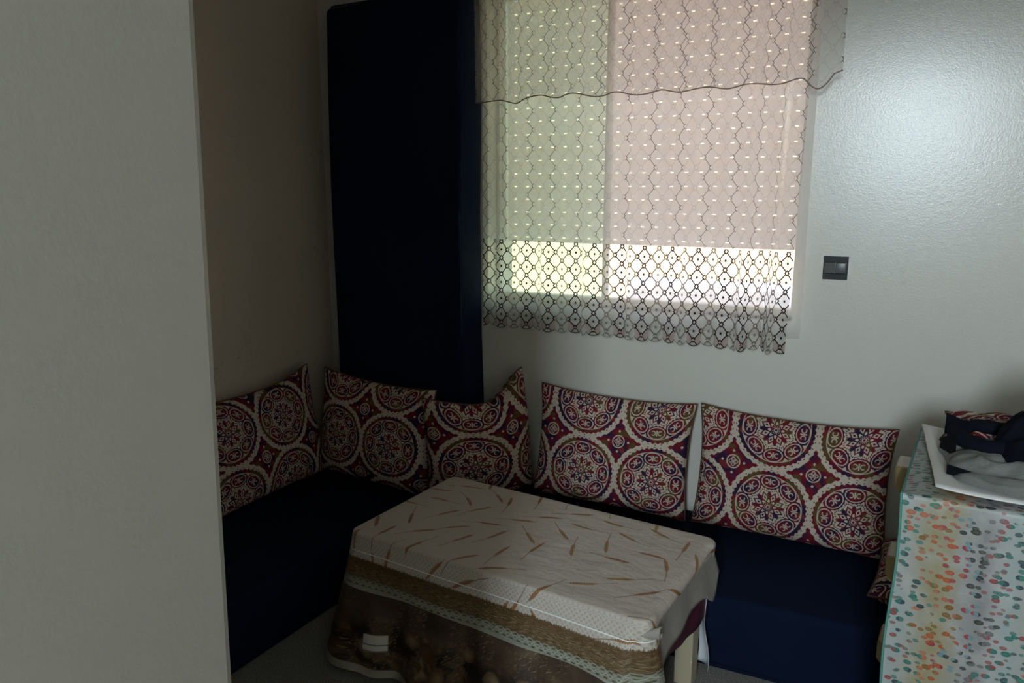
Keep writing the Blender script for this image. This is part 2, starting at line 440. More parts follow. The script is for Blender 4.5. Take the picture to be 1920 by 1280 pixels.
# ------------------------------------------------------------------ mesh helpers
def link(name, me, mat, parent=None, smooth=False):
    o = bpy.data.objects.new(name, me); COL.objects.link(o)
    if mat: me.materials.append(mat)
    if smooth:
        for p in me.polygons: p.use_smooth = True
    if parent: o.parent = parent
    return o
def pyd(name, v, f, mat, parent=None, smooth=False, uvs=None):
    me = bpy.data.meshes.new(name); me.from_pydata(v, [], f); me.update()
    if uvs:
        for un, fn in uvs.items():
            L = me.uv_layers.new(name=un)
            for lp in me.loops: L.data[lp.index].uv = fn[lp.vertex_index]
    return link(name, me, mat, parent, smooth)
def from_bm(name, bm, mat, parent=None, smooth=False):
    bmesh.ops.recalc_face_normals(bm, faces=bm.faces)
    me = bpy.data.meshes.new(name); bm.to_mesh(me); bm.free(); return link(name, me, mat, parent, smooth)
def box_bm(lo, hi, bev=0.0, seg=2, bm=None):
    b = bmesh.new()
    bmesh.ops.create_cube(b, size=1.0)
    s = [h - l for l, h in zip(lo, hi)]; c = [(h + l) / 2 for l, h in zip(lo, hi)]
    for v in b.verts: v.co = Vector((v.co.x * s[0] + c[0], v.co.y * s[1] + c[1], v.co.z * s[2] + c[2]))
    if bev: bmesh.ops.bevel(b, geom=list(b.edges), offset=bev, segments=seg, profile=0.5, affect='EDGES')
    if bm is not None:
        me = bpy.data.meshes.new('tmp'); b.to_mesh(me); b.free(); bm.from_mesh(me); bpy.data.meshes.remove(me); return bm
    return b
def box(name, lo, hi, mat, parent=None, bev=0.0, seg=2, smooth=False):
    return from_bm(name, box_bm(lo, hi, bev, seg), mat, parent, smooth)
def tube(name, pts, rad, mat, parent=None, n=6, closed=False):
    v = []; f = []; N = len(pts)
    for i, p in enumerate(pts):
        p = Vector(p)
        if closed: t = Vector(pts[(i + 1) % N]) - Vector(pts[i - 1])
        else: t = Vector(pts[min(i + 1, N - 1)]) - Vector(pts[max(i - 1, 0)])
        t.normalize(); a = t.cross(Vector((0.3, 0.2, 1))).normalized(); b = t.cross(a)
        for k in range(n):
            w = 2 * math.pi * k / n; v.append(p + (a * math.cos(w) + b * math.sin(w)) * rad)
    for i in range(N if closed else N - 1):
        for k in range(n):
            f.append((i * n + k, i * n + (k + 1) % n, ((i + 1) % N) * n + (k + 1) % n, ((i + 1) % N) * n + k))
    if not closed: f.append(tuple(range(n))[::-1]); f.append(tuple((N - 1) * n + k for k in range(n)))
    return pyd(name, v, f, mat, parent, True)
def empty(name, loc=(0, 0, 0), rot=(0, 0, 0)):
    o = bpy.data.objects.new(name, None); COL.objects.link(o); o.location = loc; o.rotation_euler = rot; o.empty_display_size = 0.1; return o
def tag(o, label, cat, group=None):
    o['label'] = label; o['category'] = cat
    if group: o['group'] = group
    return o
def struct(o, label=None):
    o['kind'] = 'structure'
    if label: o['label'] = label
    return o
def grid(nx, ny, fn):
    v = [fn(i / (nx - 1), j / (ny - 1)) for j in range(ny) for i in range(nx)]
    f = [(j * nx + i, j * nx + i + 1, (j + 1) * nx + i + 1, (j + 1) * nx + i) for j in range(ny - 1) for i in range(nx - 1)]
    return v, f

# ------------------------------------------------------------------ room shell
WY = 2.90; WX = -2.33; RX = 1.35; FY = -2.5; H = 2.62
WIN = (-1.49, -0.262, 1.03, 2.28)
struct(box('floor', (WX - 0.1, FY - 0.1, -0.06), (RX + 0.1, WY + 0.25, 0.0), M_FLOOR), 'speckled grey carpet floor')
struct(box('ceiling', (WX - 0.1, FY - 0.1, H), (RX + 0.1, WY + 0.25, H + 0.1), M_CEIL), 'plain painted ceiling')
struct(box('wall_left', (WX - 0.12, 0.3, 0.0), (WX, WY, H), M_WALL_L), 'beige scuffed wall')
struct(box('wall_right', (RX, FY, 0.0), (RX + 0.12, WY, H), M_WALL), 'off-white wall')
def holed_wall(name, y0, y1, x0, x1, win, mat, label):
    bm = bmesh.new(); a, b, c, d = win
    for lo, hi in (((x0, y0, 0), (a, y1, H)), ((b, y0, 0), (x1, y1, H)), ((a, y0, 0), (b, y1, c)), ((a, y0, d), (b, y1, H))):
        box_bm(lo, hi, bm=bm)
    bmesh.ops.remove_doubles(bm, verts=bm.verts, dist=1e-5)
    return struct(from_bm(name, bm, mat), label)
holed_wall('wall_back', WY, WY + 0.24, WX - 0.12, RX + 0.12, WIN, M_WALL, 'glossy off-white wall with the window')
holed_wall('wall_front', FY - 0.12, FY, -0.75, RX + 0.12, (0.04, 0.46, 1.79, 2.41), M_WALL, 'off-white wall with a small high window')
# partition beside the doorway (a little out of plumb) and the lintel over the opening
def lean(z): return -0.4898 - (1.6427 - z) * 0.0279
pv = []
for z in (0.0, H):
    e = lean(z)
    pv += [(e - 0.004, 0.466, z), (e - 0.012, 0.473, z), (e - 0.12, 0.473, z), (e - 0.13, FY, z), (e + 0.40, FY, z), (e, 0.458, z)]
pf = [tuple(range(6)), tuple(range(11, 5, -1))] + [(i, (i + 1) % 6, 6 + (i + 1) % 6, 6 + i) for i in range(6)]
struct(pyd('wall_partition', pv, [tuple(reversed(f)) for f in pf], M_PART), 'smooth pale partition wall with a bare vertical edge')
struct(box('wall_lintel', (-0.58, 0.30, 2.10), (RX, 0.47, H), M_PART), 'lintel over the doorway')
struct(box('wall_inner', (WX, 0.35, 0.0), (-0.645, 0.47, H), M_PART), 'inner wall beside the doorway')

# ------------------------------------------------------------------ window, shutter
win = struct(empty('window_1', (0, 0, 0)), 'window with a lowered perforated shutter')
a, b, c, d = WIN; MX = -1.005
for lo, hi in (((a, 2.985, c), (a + 0.014, 3.04, d)), ((b - 0.014, 2.985, c), (b, 3.04, d)), ((a + 0.014, 2.985, c), (b - 0.014, 3.04, c + 0.03)),
               ((a + 0.014, 2.985, d - 0.03), (b - 0.014, 3.04, d)), ((MX - 0.007, 2.985, c + 0.03), (MX + 0.007, 3.04, d - 0.03))):
    box('window_frame', lo, hi, M_PVC, win, 0.004)
g1 = box('pane', (a + 0.014, 3.010, c + 0.03), (MX - 0.007, 3.016, d - 0.03), M_GLASS_G, win); g1['label'] = 'green-tinted pane'
box('pane', (MX + 0.007, 3.010, c + 0.03), (b - 0.014, 3.016, d - 0.03), M_GLASS, win)
box('window_sill', (a - 0.0, 2.895, c - 0.02), (b, 3.14, c), M_STONE, win, 0.003)
# shutter of separate slats: each slat has a row of slots through its lower web
SH_Z0 = 1.285; PITCH = 0.054
shut = empty('shutter', (0, 0, 0)); shut.parent = win
def slat_mesh():
    v = []; f = []
    x0, x1 = a + 0.005, b - 0.005
    prof = [(0.0, 0.014), (-0.006, 0.020), (-0.0075, 0.034), (-0.004, 0.050), (0.0, 0.054)]   # (y bulge, z)
    for (yb, z) in prof:
        for x in (x0, x1): v.append((x, yb, z))
    for i in range(len(prof) - 1): f.append((2 * i, 2 * i + 1, 2 * i + 3, 2 * i + 2))
    # lower web with slots
    zs = (0.0, 0.0046, 0.0088, 0.014); n0 = len(v)
    xs = [x0]; x = x0 + 0.03; hole = []
    while x + 0.03 < x1:
        for k in (0.0,):
            xs += [x + k, x + k + 0.0125]
            hole.append(len(xs) - 2)
        x += 0.057
    xs.append(x1)
    for z in zs:
        for x in xs: v.append((x, 0.0, z))
    m = len(xs)
    for r in range(3):
        for i in range(m - 1):
            if r == 1 and i in hole: continue
            f.append((n0 + r * m + i, n0 + r * m + i + 1, n0 + (r + 1) * m + i + 1, n0 + (r + 1) * m + i))
    me = bpy.data.meshes.new('slat'); me.from_pydata(v, [], f); me.update(); me.materials.append(M_SLAT); return me
sm = slat_mesh(); nsl = int((d - SH_Z0) / PITCH) + 1
for i in range(nsl):
    o = bpy.data.objects.new('slat', sm); COL.objects.link(o); o.location = (0, 3.09, SH_Z0 + i * PITCH); o.parent = shut
pyd('bottom_bar', [(a + 0.005, 3.09, SH_Z0 - 0.014), (b - 0.005, 3.09, SH_Z0 - 0.014), (b - 0.005, 3.09, SH_Z0), (a + 0.005, 3.09, SH_Z0)], [(0, 1, 2, 3)], M_SLAT, shut)
# small high window behind the camera
w2 = struct(empty('window_2', (0, 0, 0)), 'small high window')
for lo, hi in (((0.01, FY, 1.76), (0.04, FY + 0.015, 2.44)), ((0.46, FY, 1.76), (0.49, FY + 0.015, 2.44)), ((0.04, FY, 1.76), (0.46, FY + 0.015, 1.79)), ((0.04, FY, 2.41), (0.46, FY + 0.015, 2.44))):
    box('window_frame', lo, hi, M_PVC, w2)

# outside
struct(box('ground_outside', (-14, 3.3, -0.45), (12, 18, -0.40), M_GROUND), 'paved ground outside the window')
tag(box('building_wall', (-11, 9.0, -0.40), (8, 9.3, 3.6), M_OUT_Y), 'sunlit ochre wall across the yard beyond the window', 'wall')
tag(box('garden_wall', (-1.52, 5.0, -0.40), (1.6, 5.22, 0.90), M_OUT_W, None, 0.03), 'low bright white wall outside under the shutter gap', 'wall')
def mound(name, c, rx, ry, h, label, cat):
    v, f = grid(28, 14, lambda s, t: (c[0] + math.cos(2 * math.pi * s) * rx * math.cos(t * math.pi / 2) ** 0.45, c[1] + math.sin(2 * math.pi * s) * ry * math.cos(t * math.pi / 2) ** 0.45, -0.40 + h * math.sin(t * math.pi / 2) ** 0.8))
    return tag(pyd(name, v, f, M_OUT_G, None, True), label, cat)
mound('covered_pile', (-3.1, 4.9, 0), 1.15, 0.5, 1.28, 'grey covered pile outside behind the lace border', 'pile')

# ------------------------------------------------------------------ curtains
def pleats(x, ph=0.0, amp=1.0):
    return amp * (0.011 * math.sin(x * 34 + ph) + 0.008 * math.sin(x * 71 + 1.7 * ph + 0.6) + 0.006 * math.sin(x * 17 - ph))
def curtain(name, xl, xr, y0, z_top, hem, mat, label, ph, amp, nx=520, nz=46, scallop=False, parent=None, edge_l=None, edge_r=None, extra=None, u0=0.0):
    xs = [xl + (xr - xl) * i / (nx - 1) for i in range(nx)]
    ys = [pleats(x, ph, amp) + (extra(x) if extra else 0.0) for x in xs]
    us = [u0]
    for i in range(1, nx): us.append(us[-1] + math.hypot(xs[i] - xs[i - 1], ys[i] - ys[i - 1]))
    v = []; uv = []
    for j in range(nz):
        k = j / (nz - 1)
        for i in range(nx):
            h = hem(xs[i]) if callable(hem) else hem
            if scallop:
                p = us[i] / COLW; dp = p - math.floor(p + 0.5); sag = 0.02 * math.sqrt(max(0, 1 - 4 * dp * dp))
                lift = h - HEM0; zz = z_top + (h - sag - z_top) * k; zp = z_top - lift + (HEM0 - sag - (z_top - lift)) * k
            else: zz = z_top + (h - z_top) * k; zp = zz
            fx = (xs[i] - xl) / (xr - xl); low = (z_top - zz) / (z_top - 0.95)
            x = xs[i] + (edge_l or 0) * low * (1 - fx) ** 2 + (edge_r or 0) * low * fx ** 2
            y = y0 + ys[i] * (0.75 + 0.5 * low) + 0.004 * math.sin(zz * 5 + xs[i] * 9)
            v.append((x, y, zz)); uv.append((us[i], zp))
    f = [(j * nx + i, (j + 1) * nx + i, (j + 1) * nx + i + 1, j * nx + i + 1) for j in range(nz - 1) for i in range(nx - 1)]
    return pyd(name, v, f, mat, parent, True, {'UVMap': uv})
def right_fold(x):
    # gathered folds near the right edge and one close to the left edge
    s = 0.0
    for c, w, h in ((-0.40, 0.016, 0.030), (-0.33, 0.012, -0.026), (-0.295, 0.012, 0.03), (-1.40, 0.012, 0.026), (-0.62, 0.012, 0.018), (-1.02, 0.012, 0.02), (-0.86, 0.01, -0.014)):
        s -= h * math.exp(-((x - c) / w) ** 2)
    return s
lace = curtain('lace_curtain', -1.475, -0.235, 2.818, 2.45, lambda x: 0.957 - 0.012 * (x + 1.47), M_LACE, '', 0.4, 0.75, scallop=True, edge_l=0.005, edge_r=-0.035, extra=right_fold)
tag(lace, 'sheer lace curtain with diamond strands and a dark scalloped flower border', 'curtain')
liner = curtain('sheer_liner', -1.492, -0.232, 2.862, 2.45, 0.975, M_LINER, '', 2.1, 0.5, nx=260, nz=16, edge_r=0.004)
tag(liner, 'plain white sheer liner hanging behind the lace curtain', 'curtain')
def val_hem(x):
    h = 1.853 - 0.02 * math.sin((x + 1.5) * 2.2) + 0.006 * math.sin(x * 40)
    if x < -1.2: h -= 0.02 * min(1, (-1.2 - x) / 0.1)
    if x > -0.27: h -= 0.035 * math.sin(min(1, (x + 0.27) / 0.09) * math.pi) - 0.02 * min(1, (x + 0.27) / 0.11)
    return h
val = curtain('lace_valance', -1.48, -0.155, 2.775, 2.45, val_hem, M_VAL, '', 3.3, 0.9, nx=420, nz=30, edge_r=0.012, u0=0.02)
tag(val, 'short gathered lace valance over the top of the lace curtain', 'valance')
hemv = []
for i in range(160):
    vtx = val.data.vertices[29 * 420 + int(i / 159 * 419)].co; hemv.append((vtx.x, vtx.y, vtx.z))
tube('hem', hemv, 0.0022, M_VAL and simple('valance_hem', (0.28, 0.19, 0.16), 0.9), val)
rod = empty('curtain_rod', (0, 2.83, 2.46)); tag(rod, 'white curtain rod above the window', 'curtain rod')
tube('rod', [(-1.5, 0, 0), (-0.14, 0, 0)], 0.009, M_WHT, rod, 10)
for x in (-1.46, -0.18): box('bracket', (x - 0.012, 0.0, -0.012), (x + 0.012, 0.07, 0.012), M_WHT, rod, 0.003)

# ------------------------------------------------------------------ light switch
sw = empty('light_switch', (-0.130, WY, 1.229)); tag(sw, 'black square double light switch on the wall beside the curtain', 'switch')
box('back_plate', (-0.0425, -0.004, -0.0425), (0.0425, 0.0, 0.0425), M_WHT, sw, 0.0015)
bm = bmesh.new()
for lo, hi in (((-0.040, -0.011, 0.019), (0.040, -0.003, 0.040)), ((-0.040, -0.011, -0.040), (0.040, -0.003, -0.019)), ((-0.040, -0.011, -0.0195), (-0.0375, -0.003, 0.0195)), ((0.0345, -0.011, -0.0195), (0.040, -0.003, 0.0195))):
    box_bm(lo, hi, 0.001, 1, bm)
from_bm('frame', bm, M_SWB, sw)
box('rocker', (-0.037, -0.0105, -0.0185), (-0.0015, -0.004, 0.0185), M_SWR, sw, 0.001)
r2 = from_bm('rocker', box_bm((-0.0005, -0.0135, -0.0185), (0.034, -0.005, 0.0185), 0.003, 3), M_SWR2, sw, True)

# ------------------------------------------------------------------ benches and the upright mattress
def bench(name, loc, rz, L, W, label):
    t = empty(name, loc, (0, 0, rz)); tag(t, label, 'bench', 'navy seating benches')
    box('base', (0.01, 0.015, 0.0), (L - 0.01, W - 0.015, 0.03), M_NAVY, t, 0.004)
    from_bm('seat_mattress', box_bm((0, 0, 0.012), (L, W, 0.252), 0.022, 4), M_NAVY, t, True)
    return t
bench('corner_bench', (-1.575, 2.255, 0), 0, 2.75, 0.635, 'long navy velvet bench under the window')
bench('side_bench', (-1.752, 1.02, 0), R(90 - 4.2), 1.84, 0.56, 'navy velvet bench along the scuffed beige wall')
mt = empty('upright_mattress', (-1.825, 2.787, 0.256)); tag(mt, 'dark navy mattress standing upright on end beside the window', 'mattress')
bm = box_bm((-0.325, -0.098, 0.0), (0.325, 0.098, 1.975), 0.022, 4)
bmesh.ops.subdivide_edges(bm, edges=[e for e in bm.edges if abs(e.verts[0].co.z - e.verts[1].co.z) > 1], cuts=10)
for v in bm.verts:
    z = v.co.z / 1.975
    if v.co.x < 0: v.co.x += 0.022 * z + 0.006 * math.sin(z * 7)
    else: v.co.x += -0.008 * z + 0.006 * math.sin(z * 8 + 1)
    if v.co.z > 1.9: v.co.z += 0.012 * (v.co.x / 0.32)
from_bm('cover', bm, M_NAVY, mt, True)
for y in (-0.086, 0.086):
    tube('piping', [(-0.312, y, 0.01), (-0.313 + 0.024, y, 1.94), (-0.27, y, 1.968), (0.27, y, 1.985), (0.306, y, 1.95), (0.316, y, 0.01)], 0.004, M_NAVY_PIPE, mt)

# ------------------------------------------------------------------ cushions
def cushion(label, W, Hh, T, loc, rot, uvo, seed, bend=0.0, ear=None, puff=0.42, sag=0.0):
    """stuffed cushion: local x width, z height, face towards -y; origin at its centre"""
    nx, nz = 64, 46
    t = empty('patterned_cushion', loc, rot); tag(t, label, 'cushion', 'patterned red and navy cushions')
    def P(u, v, side):
        x = u * W / 2 * (1 - 0.055 * (1 - v ** 2) - 0.02 * (v > 0) * v * (1 - abs(v)))
        z = v * Hh / 2 * (1 - 0.085 * (1 - abs(u) ** 2.4) * (1.1 if v > 0 else 0.5))
        th = T / 2 * max(0.0, (1 - abs(u) ** 2.6) * (1 - abs(v) ** 2.6)) ** puff
        th *= 1 + sag * (-v)
        edge = max(abs(u), abs(v))
        w = 0.010 * math.sin(u * 21 + seed) * max(0, abs(v) - 0.55) + 0.010 * math.sin(v * 17 + seed * 2) * max(0, abs(u) - 0.6)
        w += 0.012 * noise.noise(Vector((u * 2.2 + seed * 7, v * 2.2, side)))* (1 - edge ** 4)
        y = side * th + (w * (1 - edge ** 8)) * side
        if ear:
            for (eu, ev, dx, dy, dz, s) in ear:
                k = math.exp(-((u - eu) ** 2 + (v - ev) ** 2) / s); x += dx * k; y += dy * k; z += dz * k
        if bend:
            Rr = W / bend; yy = y; x, y = (Rr + (-yy)) * math.sin(x / Rr), Rr - (Rr - yy) * math.cos(x / Rr)
        return (x, y, z)
    def warp(k): return math.sin(k * math.pi / 2) * 0.35 + k * 0.65
    V = []; UV = []; F = []
    for side in (-1, 1):
        base = len(V)
        for j in range(nz):
            for i in range(nx):
                u = warp(i / (nx - 1) * 2 - 1); v = warp(j / (nz - 1) * 2 - 1)
                V.append(P(u, v, side)); UV.append((u * W * 0.52 * (-side) * (-1 if side > 0 else 1) + uvo[0], v * Hh * 0.52 + uvo[1]))
        for j in range(nz - 1):
            for i in range(nx - 1):
                q = (base + j * nx + i, base + j * nx + i + 1, base + (j + 1) * nx + i + 1, base + (j + 1) * nx + i)
                F.append(q if side < 0 else q[::-1])
    pyd('cover', V, F, M_SUZ, t, True, {'UVMap': UV})
    rim = [P(warp(k / 20 * 2 - 1), -1, -1) for k in range(21)] + [P(1, warp(k / 16 * 2 - 1), -1) for k in range(1, 17)] + \
          [P(warp(1 - k / 20 * 2), 1, -1) for k in range(1, 21)] + [P(-1, warp(1 - k / 16 * 2), -1) for k in range(1, 16)]
    tube('piping', rim, 0.0032, M_SEAM, t, 6, True)
    return t
cushion('patterned cushion leaning on the off-white wall beside the chest of drawers', 0.665, 0.455, 0.175, (-0.222, 2.775, 0.484), (R(-6), R(0.5), R(-2)), (0.055, 0.10), 1, sag=0.2)
cushion('patterned cushion leaning on the wall below the middle of the curtain', 0.625, 0.455, 0.175, (-0.885, 2.775, 0.492), (R(-6), R(2.0), R(2)), (0.10, 0.085), 2, sag=0.2)
cushion('bulging bent patterned cushion wedged between upright mattress and window wall', 0.44, 0.42, 0.20, (-1.390, 2.622, 0.480), (R(-2), R(-3), R(36)), (0.03, 0.06), 3, bend=0.9,
        ear=[(1, 1, 0.0, 0.02, 0.085, 0.22), (0.1, 1, 0, 0, -0.02, 0.3)])
cushion('patterned cushion propped against the front of the upright mattress', 0.585, 0.455, 0.165, (-1.872, 2.585, 0.489), (R(-5), R(3.0), R(-3)), (0.16, 0.03), 4, sag=0.2)
cushion('patterned cushion leaning on the scuffed beige wall', 0.64, 0.45, 0.14, (-2.212, 2.275, 0.486), (R(-9), R(-1), R(86)), (0.21, 0.20), 5, sag=0.2, ear=[(1, 1, 0, 0, 0.03, 0.15)])
cushion('patterned cushion lying flat on the bench behind the chest of drawers', 0.60, 0.43, 0.13, (0.37, 2.53, 0.318), (R(-90), 0, R(-4)), (0.0, 0.0), 6)

# ------------------------------------------------------------------ table and its cloths
TC = Vector((-0.890, 2.010, 0)); TROT = R(-6.6); TA, TB, TZ = 0.482, 0.260, 0.454   # half sizes and top height
tb = empty('coffee_table', TC, (0, 0, TROT)); tag(tb, 'low cream wooden table hidden under printed tablecloths', 'table')
box('tabletop', (-TA, -TB, TZ - 0.03), (TA, TB, TZ - 0.002), M_WOOD, tb, 0.004)
for sx in (-1, 1):
    for sy in (-1, 1):
        cx, cy = sx * (TA - 0.045), sy * (TB - 0.055) - (0.05 if sy > 0 and sx < 0 else 0)
        from_bm('leg', box_bm((cx - 0.028, cy - 0.028, 0), (cx + 0.028, cy + 0.028, TZ - 0.03), 0.004), M_WOOD, tb)
for y in (-TB + 0.05, TB - 0.07): box('apron', (-TA + 0.08, y - 0.009, TZ - 0.10), (TA - 0.08, y + 0.009, TZ - 0.03), M_WOOD, tb)

def perimeter(n_long, n_short, n_c, rc, A=TA, B=TB):
    """points round the table edge, counter-clockwise from the front-left corner, with outward normals and arc length"""
    pts = []
    cs = [((-A + rc, -B + rc), 180), ((A - rc, -B + rc), 270), ((A - rc, B - rc), 0), ((-A + rc, B - rc), 90)]
    for k, ((cx, cy), a0) in enumerate(cs):
        for i in range(n_c + 1):
            w = R(a0 + 90 * i / n_c); pts.append((cx + rc * math.cos(w), cy + rc * math.sin(w), math.cos(w), math.sin(w), k, i / n_c))
        n = n_long if k in (0, 2) else n_short
        nxt = cs[(k + 1) % 4]; w = R(nxt[1]); q = (nxt[0][0] + rc * math.cos(w), nxt[0][1] + rc * math.sin(w)); p = pts[-1]
        for i in range(1, n):
            t = i / n; pts.append((p[0] + (q[0] - p[0]) * t, p[1] + (q[1] - p[1]) * t, p[2], p[3], k, 1 + t))
    out = []; s = 0.0
    for i, p in enumerate(pts):
        if i: s += math.hypot(p[0] - pts[i - 1][0], p[1] - pts[i - 1][1])
        out.append((*p, s))
    return out
def draped(name, drop, flare, mat, label, zt, off, rings_in=14, rows=16, wave=None, keep=None, top=True, rc=0.02, cat='tablecloth', rad=lambda side, t: 0.010):
    """cloth over the table: optional top, rounded fold, then a hanging skirt of varying length"""
    per = perimeter(70, 40, 6, rc); n = len(per); V = []; U1 = []; U2 = []; F = []
    def crumple(x, y): return 0.0022 * noise.noise(Vector((x * 9, y * 14, 1.3))) + 0.0012 * noise.noise(Vector((x * 30, y * 22, 4)))
    levels = []
    if top:
        for i in range(rings_in): levels.append(('in', i / rings_in))
    for i in range(5): levels.append(('fold', i / 4))
    for i in range(1, rows + 1): levels.append(('drop', i / rows))
    for kind, k in levels:
        for (x, y, nx, ny, side, t, s) in per:
            D = drop(x, y, side, t, s); rr = rad(side, t)
            if kind == 'in':
                px, py = x * k * 0.985, y * k * 0.985
                V.append((px, py, zt + crumple(px, py) * (1 - k ** 6) + 0.002)); U1.append((px, py)); U2.append((s, 0.0))
            elif kind == 'fold':
                w = k * math.pi / 2
                e = off + rr * math.sin(w) - rr + 0.006
                V.append((x + nx * e, y + ny * e, zt + 0.002 - rr * (1 - math.cos(w)))); dd = k * rr * 1.5
                U1.append((x + nx * dd, y + ny * dd)); U2.append((s, dd * 0.2))
            else:
                dz = max(0.001, D - rr) * k
                e = off + 0.006 + flare(x, y, side, t, s) * k + (wave(s, k) if wave else 0.0)
                V.append((x + nx * e, y + ny * e, zt + 0.002 - rr - dz)); dd = 0.003 + rr * 1.2 + dz
                U1.append((x + nx * dd, y + ny * dd)); U2.append((s, dd))
    L = len(levels)
    for j in range(L - 1):
        for i in range(n):
            i2 = (i + 1) % n
            if keep and levels[j + 1][0] == 'drop' and not keep(per[i]): continue
            if i2 == 0 and levels[j + 1][0] == 'x': continue
            F.append((j * n + i, (j + 1) * n + i, (j + 1) * n + i2, j * n + i2))
    o = pyd(name, V, F, mat, None, True, {'UVMap': U1, 'drop': U2})
    o.location = TC; o.rotation_euler = (0, 0, TROT)
    tag(o, label, cat); return o
def sm01(a, b, x):
    k = max(0.0, min(1.0, (x - a) / (b - a))); return k * k * (3 - 2 * k)
# lower, long printed cloth (front, left and back); its right side hangs short
def d_low(x, y, side, t, s):
    if side == 1 and t >= 1: return 0.012 + 0.39 * (1 - sm01(1.03, 1.07, t))
    if side == 2: return 0.03 + 0.16 * (sm01(1.0, 1.1, t) if t > 1 else 0)
    if side == 3 and t >= 1: return 0.41 - 0.2 * (1 - sm01(1.1, 1.3, t))
    if side == 3: return 0.19
    return 0.425
def f_low(x, y, side, t, s):
    if side == 0: return 0.05 + 0.06 * (1 - sm01(0.0, 1.35, t))
    if side == 3 and t >= 1: return 0.02 + 0.06 * sm01(1.3, 2.0, t)
    if side == 2 or side == 3: return 0.0
    if side == 1 and t >= 1: return 0.05 * (1 - sm01(1.0, 1.05, t))
    return 0.05
draped('harvest_tablecloth', d_low, f_low, M_HARV, 'long dark brown tablecloth printed with loaves and straw, reaching the carpet', TZ, 0.004, rows=20,
       wave=lambda s, k: (0.016 * k * math.sin(s * 24) + 0.008 * k * math.sin(s * 51 + 1)) * (1 - sm01(0.95, 0.99, s) * (1 - sm01(1.55, 1.65, s))))
# upper oilcloth with wheat ears
def d_up(x, y, side, t, s):
    if side == 1: return 0.163 - 0.118 * sm01(1.0, 1.12, t) if t >= 1 else 0.163 + 0.012 * math.sin(t * math.pi)
    if side == 2: return 0.045 + 0.105 * sm01(1.0, 1.3, t) if t >= 1 else 0.045
    return 0.160 + 0.006 * math.sin(s * 14)
def f_up(x, y, side, t, s):
    if side == 1 and t > 1: return -0.014 + 0.04 * (1 - sm01(1, 1.1, t))
    if side == 2: return 0.0 if t <= 1 else 0.02 * sm01(1, 1.3, t)
    return 0.028 + (0.03 * sm01(1.7, 2.0, t) if side == 0 else 0.0)
WHEAT = draped('wheat_tablecloth', d_up, f_up, M_WHEAT, 'beige tablecloth printed with scattered wheat ears and a wheat-field edge', TZ + 0.004, 0.010, rows=18, rings_in=22, rad=lambda side, t: 0.010 + 0.016 * (sm01(1.0, 1.1, t) * (1 - sm01(1.92, 2.0, t)) if side == 1 else 0.0),
       wave=lambda s, k: 0.006 * k * math.sin(s * 19 + 1) * k)

def table_panel(name, fn, nx, ny, mat, label, cat='tablecloth', parent=None):
    v, f = grid(nx, ny, fn); o = pyd(name, v, f, mat, None, True, {'UVMap': [(p[1], p[2]) for p in v]})
    sol = o.modifiers.new('thickness', 'SOLIDIFY'); sol.thickness = 0.0012
    if parent: o.parent = parent; o['label'] = label; return o
    o.location = TC; o.rotation_euler = (0, 0, TROT); tag(o, label, cat); return o
X0 = TA + 0.004
# beige reverse of the oilcloth turned in along the short right side, with a loose flap near the back
def p_rev(s, t):
    y = -TB + 0.015 + s * (2 * TB - 0.02)
    low = 0.135 * (1 - s) + 0.05 * s + 0.055 * math.exp(-((s - 0.86) / 0.10) ** 2)
    return (TA + 0.004 + 0.016 * t + 0.020 * t * math.exp(-((s - 0.86) / 0.12) ** 2) + 0.003 * math.sin(s * 20) * t, y, TZ - 0.016 - (low + 0.014) * t)
table_panel('turned_cloth_edge', p_rev, 40, 10, M_BEIGEUND, 'pale reverse side turned under', parent=WHEAT)
def p_mar(s, t):
    y = -TB + 0.09 + s * (2 * TB - 0.09)
    low = 0.165 + 0.035 * sm01(0.2, 0.75, s) + 0.025 * sm01(0.93, 0.97, s) - 0.02 * sm01(0.0, 0.1, 1 - s) * 0
    return (X0 - 0.010 + 0.004 * t + 0.003 * math.sin(s * 17 + t), y, TZ - 0.034 - low * t)
table_panel('maroon_cloth', p_mar, 40, 10, M_MAROON, 'plain maroon cloth hanging under the table end facing the chest of drawers')
def p_wht(s, t):
    ang = s * 1.5
    y = TB - 0.035 + 0.05 * math.sin(ang); x = X0 - 0.004 + 0.03 * (1 - math.cos(ang)) * -1
    return (x + 0.010 * math.sin(t * 9) * t + 0.012 * t - 0.02 * s, y + 0.006 * math.sin(t * 7 + s * 3), TZ - 0.02 - 0.395 * t)
table_panel('white_liner', p_wht, 14, 30, M_WHITEPL, 'white plastic liner strip hanging beside the cream table leg near the bench')
# corner of the oilcloth folded back into a little roll
def p_roll(s, t):
    w = t * 5.4 + 0.4
    rad = 0.004 + 0.012 * s ** 0.7
    return (TA - 0.012 + s * 0.048, -TB - 0.016 + rad * math.cos(w) * 0.7 + 0.030 * s, TZ - 0.034 + 0.008 * s + rad * math.sin(w))
table_panel('folded_corner', p_roll, 12, 18, M_BEIGEUND, 'rolled corner fold', parent=WHEAT)

